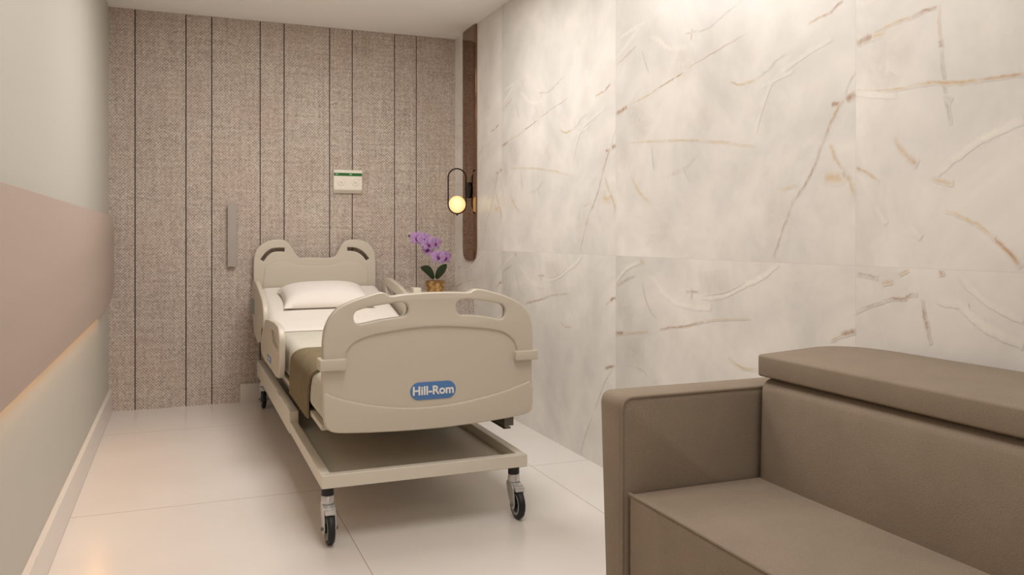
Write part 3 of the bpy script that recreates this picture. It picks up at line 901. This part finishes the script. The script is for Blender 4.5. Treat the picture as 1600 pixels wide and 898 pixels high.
def leaf_mesh(p0, p1, width, sag, n=12, flat=Vector((0, -1, 0.2))):
    d = p1 - p0; L = d.length; dn = d.normalized(); sd = dn.cross(flat).normalized(); up = sd.cross(dn)
    t_ = bmesh.new(); rows = []
    for i in range(n + 1):
        s_ = i / n; ww = width * (math.sin(math.pi * min(1, s_ * .93 + .07)) ** 0.7) * .5
        c = p0 + d * s_ + Vector((0, 0, 1)) * sag * math.sin(math.pi * s_)
        rows.append([t_.verts.new(c + sd * ww * k + up * abs(k) * ww * .35) for k in (-1, -.5, 0, .5, 1)])
    for a, b2 in zip(rows, rows[1:]):
        for k in range(4):
            t_.faces.new((a[k], a[k + 1], b2[k + 1], b2[k]))
    bmesh.ops.recalc_face_normals(t_, faces=t_.faces)
    g_ = bmesh.ops.solidify(t_, geom=list(t_.faces), thickness=0.0018)
    return t_


obj('leaf', leaf_mesh(opx(677.5, 435), opx(656.5, 417.5, OY - .06), .060, .022), M_LEAF, orc, angle=80)
obj('leaf', leaf_mesh(opx(681.5, 435), opx(698, 412, OY - .05), .058, .012), M_LEAF, orc, angle=80)


def flower(c, s_, yaw, roll):
    M = Matrix.Translation(c) @ Matrix.Rotation(yaw, 4, 'Z') @ Matrix.Rotation(roll, 4, 'Y')
    bm = bmesh.new()
    for ang, ln, wd in ((90, .95, .62), (15, 1.05, 1.15), (165, 1.05, 1.15), (232, .95, .58), (308, .95, .58)):
        a = math.radians(ang); d = Vector((math.cos(a), 0, math.sin(a))); sd = Vector((-math.sin(a), 0, math.cos(a)))
        t_ = bmesh.new(); rows = []
        for i in range(9):
            u_ = i / 8; ww = wd * .5 * s_ * math.sin(math.pi * (u_ * .86 + .12)) ** .65 if i < 8 else wd * .10 * s_
            cc = d * ln * s_ * u_ + Vector((0, -1, 0)) * s_ * (.20 * math.sin(u_ * 2.6)) + Vector((0, 1, 0)) * (0.02 * s_ if wd < 1 else 0)
            rows.append([t_.verts.new(cc + sd * ww * k + Vector((0, .12 * s_ * k * k * u_, 0))) for k in (-1, -.55, 0, .55, 1)])
        for r0, r1 in zip(rows, rows[1:]):
            for k in range(4):
                t_.faces.new((r0[k], r0[k + 1], r1[k + 1], r1[k]))
        bmesh.ops.solidify(t_, geom=list(t_.faces), thickness=0.0012)
        join(bm, t_)
    bmesh.ops.transform(bm, matrix=M, verts=bm.verts)
    f = obj('flower', bm, M_PETAL, orc, angle=80)
    bm = bmesh.new(); q_ = bmesh.new(); bmesh.ops.create_uvsphere(q_, u_segments=12, v_segments=8, radius=s_ * .20)
    bmesh.ops.scale(q_, vec=(1, .9, 1.25), verts=q_.verts); bmesh.ops.translate(q_, vec=(0, -.17 * s_, -.12 * s_), verts=q_.verts); bmesh.ops.transform(q_, matrix=M, verts=q_.verts); join(bm, q_)
    obj('lip', bm, M_LIP, f, label='dark magenta lip')


FS = 0.054
for u, v, dy, s_, yaw, roll in ((652, 372, -.03, 1.0, -.5, .2), (662, 373, -.045, .95, .2, -.2), (670, 381, -.05, 1.05, .05, .15), (679, 380, -.045, 1.0, .35, -.1), (668, 391, -.02, .8, -.3, .5), (685, 401, -.045, 1.0, -.15, .1), (695, 402, -.035, 1.0, .4, -.1)):
    flower(opx(u, v, OY + dy), FS * s_, yaw, roll)

# ------------------------------------------------------------------ bronze mirror strip, sconce
MY0, MY1, MZ0 = 5.385, 5.672, 0.957
bm = bmesh.new()
mo = round_poly([(MY0, H - .004), (MY1, H - .004), (MY1, MZ0), (MY0, MZ0)], [0.004, 0.004, 0.10, 0.10], 4)
solid(bm, [mo], 0.010, 0.001, yz(XR - 0.006), 1)
# facetted border: an inner field standing slightly proud
mi = [(min(max(y, MY0 + .045), MY1 - .03), max(z, MZ0 + .03)) for y, z in mo]
t2 = bmesh.new()
ra = [t2.verts.new((XR - 0.0112, y, z)) for y, z in mo]; rb_ = [t2.verts.new((XR - 0.0150, y, z)) for y, z in mi]
for k in range(len(mo)):
    k2 = (k + 1) % len(mo)
    try:
        t2.faces.new((ra[k], ra[k2], rb_[k2], rb_[k]))
    except ValueError:
        pass
t2.faces.new(rb_)
bmesh.ops.remove_doubles(t2, verts=t2.verts, dist=1e-5); bmesh.ops.recalc_face_normals(t2, faces=t2.faces)
join(bm, t2)
o = obj('mirror_panel', bm, M_MIRROR, smooth=False); tag(o, 'tall narrow bronze mirror strip with rounded foot on the marble wall', 'mirror')

SY, SXC, SZ = 5.515, 1.801, 1.354
sc = thing('wall_sconce', (XR - 0.02, SY, SZ - .07), 'black oval ring sconce with glowing globe on the bronze mirror strip', 'wall lamp')
RR = 0.0655; ztop = 1.605 - RR; zbot = SZ
ringp = [(SXC + RR * math.cos(a), SY, ztop + RR * math.sin(a)) for a in [math.pi * k / 20 for k in range(21)]] + [(SXC + RR * math.cos(a), SY, zbot + RR * math.sin(a)) for a in [math.pi + math.pi * k / 20 for k in range(21)]]
bm = bmesh.new(); add_tube(bm, ringp, 0.0048, 10, closed=True); obj('ring', bm, M_BRONZE, sc)
bm = bmesh.new(); add_lathe(bm, [(0, 0), (.056, 0), (.058, .003), (.058, .009), (.054, .013), (0, .014)], Matrix.Translation((XR - .0155, SY, 1.455)) @ Matrix.Rotation(-math.pi / 2, 4, 'Y'), 36, cap=False); obj('backplate', bm, M_BRONZE, sc)
bm = bmesh.new(); add_tube(bm, [(XR - .035, SY, 1.455), (SXC + RR, SY, 1.455)], 0.006, 10); obj('arm', bm, M_BRONZE, sc)
bm = bmesh.new(); q_ = bmesh.new(); bmesh.ops.create_uvsphere(q_, u_segments=32, v_segments=20, radius=RR - .0055); bmesh.ops.translate(q_, vec=(SXC, SY, SZ), verts=q_.verts); join(bm, q_)
obj('globe', bm, M_GLOBE, sc, label='glowing opal globe')
pl_ = bpy.data.lights.new('globe_light', 'POINT'); pl_.energy = 2.2; pl_.color = (1.0, 0.60, 0.25); pl_.shadow_soft_size = RR - .003
po = bpy.data.objects.new('globe_light', pl_); COL.objects.link(po); po.location = (SXC, SY, SZ)
bm = bmesh.new(); add_lathe(bm, [(.004, -.014), (.006, -.008), (.006, 0.003)], Matrix.Translation((SXC, SY, zbot - RR)), 12); obj('finial', bm, M_BRONZE, sc)

# ------------------------------------------------------------------ gas panel, pull handle
gp = thing('medical_gas_panel', (1.095, YB, 1.435), 'white two outlet gas panel with a green stripe on the woven wall', 'outlet panel')
GY = YB - 0.0005; GD = 0.045
bm = bmesh.new()
prof = [(GY, 1.602), (GY - GD, 1.598), (GY - GD, 1.459), (GY - .016, 1.435), (GY, 1.435)]
loft(bm, [[(x, y, z) for y, z in prof] for x in (0.996, 1.196)]); bmesh.ops.bevel(bm, geom=[e for e in bm.edges], offset=.003, segments=2, affect='EDGES')
obj('housing', bm, M_WHITEPL, gp, angle=30)
bm = bmesh.new(); add_box(bm, 0.9975, 1.1945, GY - GD - .0012, GY - GD + .002, 1.556, 1.577); obj('stripe', bm, M_GREEN, gp, smooth=False, label='dark green stripe')
for x in (1.015, 1.112):
    bm = bmesh.new(); solid(bm, [round_poly([(x - .008, 1.564), (x + .011, 1.564), (x + .011, 1.571), (x - .008, 1.571)], .003)], .0012, .0002, xz(GY - GD - .0014)); obj('stripe_mark', bm, M_PALEGREEN, gp)
for x in (1.047, 1.148):
    bm = bmesh.new()
    RM = Matrix.Translation((x, GY - GD + .002, 1.517)) @ Matrix.Rotation(math.pi / 2, 4, 'X')
    add_lathe(bm, [(.031, 0), (.031, .004), (.028, .006), (.022, .006), (.020, .003), (.011, .003), (.010, .010), (.004, .011), (.003, .006), (0, .006)], RM, 28, cap=False)
    obj('outlet', bm, M_WHITEPL, gp)

ph_ = thing('pull_handle', (0.317, YB, 0.926), 'flat grey steel pull handle standing upright on the woven wall left of the bed', 'handle')
bm = bmesh.new(); add_box(bm, 0.290, 0.348, YB - 0.036, YB - 0.024, 0.924, 1.342, 0.001, 1); obj('grip', bm, M_HANDLE, ph_)
for z in (0.99, 1.275):
    bm = bmesh.new(); add_lathe(bm, [(.009, 0), (.009, .0245)], Matrix.Translation((0.325, YB, z)) @ Matrix.Rotation(math.pi / 2, 4, 'X'), 16); obj('post', bm, M_HANDLE, ph_)

# ------------------------------------------------------------------ sofa
so = thing('sofa', (1.49, 1.0, 0), 'taupe upholstered sofa with square arms and raised headrest against the marble wall', 'sofa')
AX0, AX1, AZ = 1.077, 1.885, 0.700


def arm(y0, y1):
    """outline in (x, z); outer side is y1 for the far arm"""
    prof = round_poly([(AX0, 0.07), (AX1, 0.07), (AX1, AZ), (AX0, AZ)], [.05, .03, .03, .032], 6)
    far = y1 > 1
    bm = bmesh.new()
    secs = []
    N = 16
    # slices in Y; the shell curves in under at the bottom on its outer side
    def ycurve(z, s_):
        k = max(0.0, (0.42 - z) / 0.35)
        return s_ * 0.05 * k * k
    outer = y1 if far else y0; inner = y0 if far else y1; sg = -1 if far else 1
    for tt, ins in ((0, .014), (.05, .004), (.12, 0), (.5, 0), (.88, 0), (.95, .004), (1, .014)):
        y = outer + (inner - outer) * tt
        sec = []
        cx_, cz_ = (AX0 + AX1) / 2, (AZ + .07) / 2
        for x, z in prof:
            xx = x + ins * (1 if x < cx_ else -1) * min(1, abs(x - cx_) / (cx_ - AX0)) ; zz_ = z + ins * (1 if z < cz_ else -1)
            sec.append((xx, y + ycurve(zz_, sg) * (1 - tt), zz_))
        secs.append(sec)
    loft(bm, secs)
    return obj('arm', bm, M_SOFA, so, angle=50)


for y0, y1 in ((1.905, 2.032), (-0.08, 0.047)):
    a_ = arm(y0, y1)
    yi = y0 + .004 if y1 > 1 else y1 - .004
    c_ = round_poly([(AX0 + .004, 0.10), (AX0 + .004, AZ - .004), (1.83, AZ - .004)], [0, .034, 0], 8)
    bm = bmesh.new(); add_tube(bm, [(x, yi, z) for x, z in c_], 0.0045, 8); obj('piping', bm, M_SOFA, a_)
SY0, SY1 = 0.050, 1.899


def cushion(bm, x0, x1, y0, y1, z0, z1, r, crown=0.0, nx=14, ny=40, front=0.0):
    t_ = bmesh.new(); bmesh.ops.create_cube(t_, size=1)
    bmesh.ops.scale(t_, vec=(x1 - x0, y1 - y0, z1 - z0), verts=t_.verts)
    bmesh.ops.bevel(t_, geom=list(t_.edges), offset=r, segments=5, affect='EDGES', profile=.5)
    bmesh.ops.translate(t_, vec=((x0 + x1) / 2, (y0 + y1) / 2, (z0 + z1) / 2), verts=t_.verts)
    for k in range(1, ny):
        y = y0 + (y1 - y0) * k / ny
        bmesh.ops.bisect_plane(t_, geom=list(t_.verts) + list(t_.edges) + list(t_.faces), plane_co=(0, y, 0), plane_no=(0, 1, 0))
    for k in range(1, nx):
        x = x0 + (x1 - x0) * k / nx
        bmesh.ops.bisect_plane(t_, geom=list(t_.verts) + list(t_.edges) + list(t_.faces), plane_co=(x, 0, 0), plane_no=(1, 0, 0))
        z = z0 + (z1 - z0) * k / nx
        bmesh.ops.bisect_plane(t_, geom=list(t_.verts) + list(t_.edges) + list(t_.faces), plane_co=(0, 0, z), plane_no=(0, 0, 1))
    for v in t_.verts:
        a = (v.co.x - x0) / (x1 - x0) * 2 - 1; b2 = (v.co.y - y0) / (y1 - y0) * 2 - 1; c2 = (v.co.z - z0) / (z1 - z0)
        ky = max(0, 1 - abs(b2) ** 6)
        v.co.z += crown * max(0, 1 - a * a) * ky * c2
        v.co.x -= front * ky * max(0, 1 - (2 * c2 - 1) ** 2) * (1 - a) / 2
    join(bm, t_)
    return bm


bm = bmesh.new(); cushion(bm, 1.092, 1.56, SY0, SY1 - .007, 0.10, 0.448, 0.010, 0.012, front=0.006); st = obj('seat', bm, M_SOFA, so, angle=50)
bm = bmesh.new(); add_tube(bm, [(1.094, SY0 + .01, .4475), (1.094, SY1 - .006, .4475)], .004, 8); obj('piping', bm, M_SOFA, st)
bm = bmesh.new(); cushion(bm, 1.505, 1.80, SY0 + .002, SY1 - .001, 0.30, 0.728, 0.034, 0.0, front=0.022)
for v in bm.verts:
    v.co.x += max(0, v.co.z - .44) * 0.02
obj('backrest', bm, M_SOFA, so, angle=50)
bm = bmesh.new()
hp = round_poly([(1.505, SY0 - .02), (1.875, SY0 - .02), (1.875, SY1 - .005), (1.505, SY1 - .005)], [.03, .16, .16, .012], 8)
solid(bm, [hp], 0.060, 0.007, Matrix.Translation((0, 0, 0.762)), 3)
for v in bm.verts:
    if v.co.z > .76:
        q_ = (v.co.x - 1.505) / .37
        v.co.z += 0.012 * math.sin(math.pi * min(1, q_ * .8))
obj('headrest', bm, M_SOFA, so, angle=50)
bm = bmesh.new(); add_box(bm, 1.13, 1.875, SY0 - .03, SY1 + .03, 0.055, 0.30, 0.004); add_box(bm, 1.66, 1.87, SY0 + .002, SY1 - .002, 0.30, 0.728, 0.01); obj('base', bm, M_SOFA, so)
for x in (1.14, 1.84):
    for y in (0.05, 1.93):
        bm = bmesh.new(); add_lathe(bm, [(.018, 0), (.022, .075)], Matrix.Translation((x, y, 0)), 16); obj('leg', bm, M_BLACK, so)
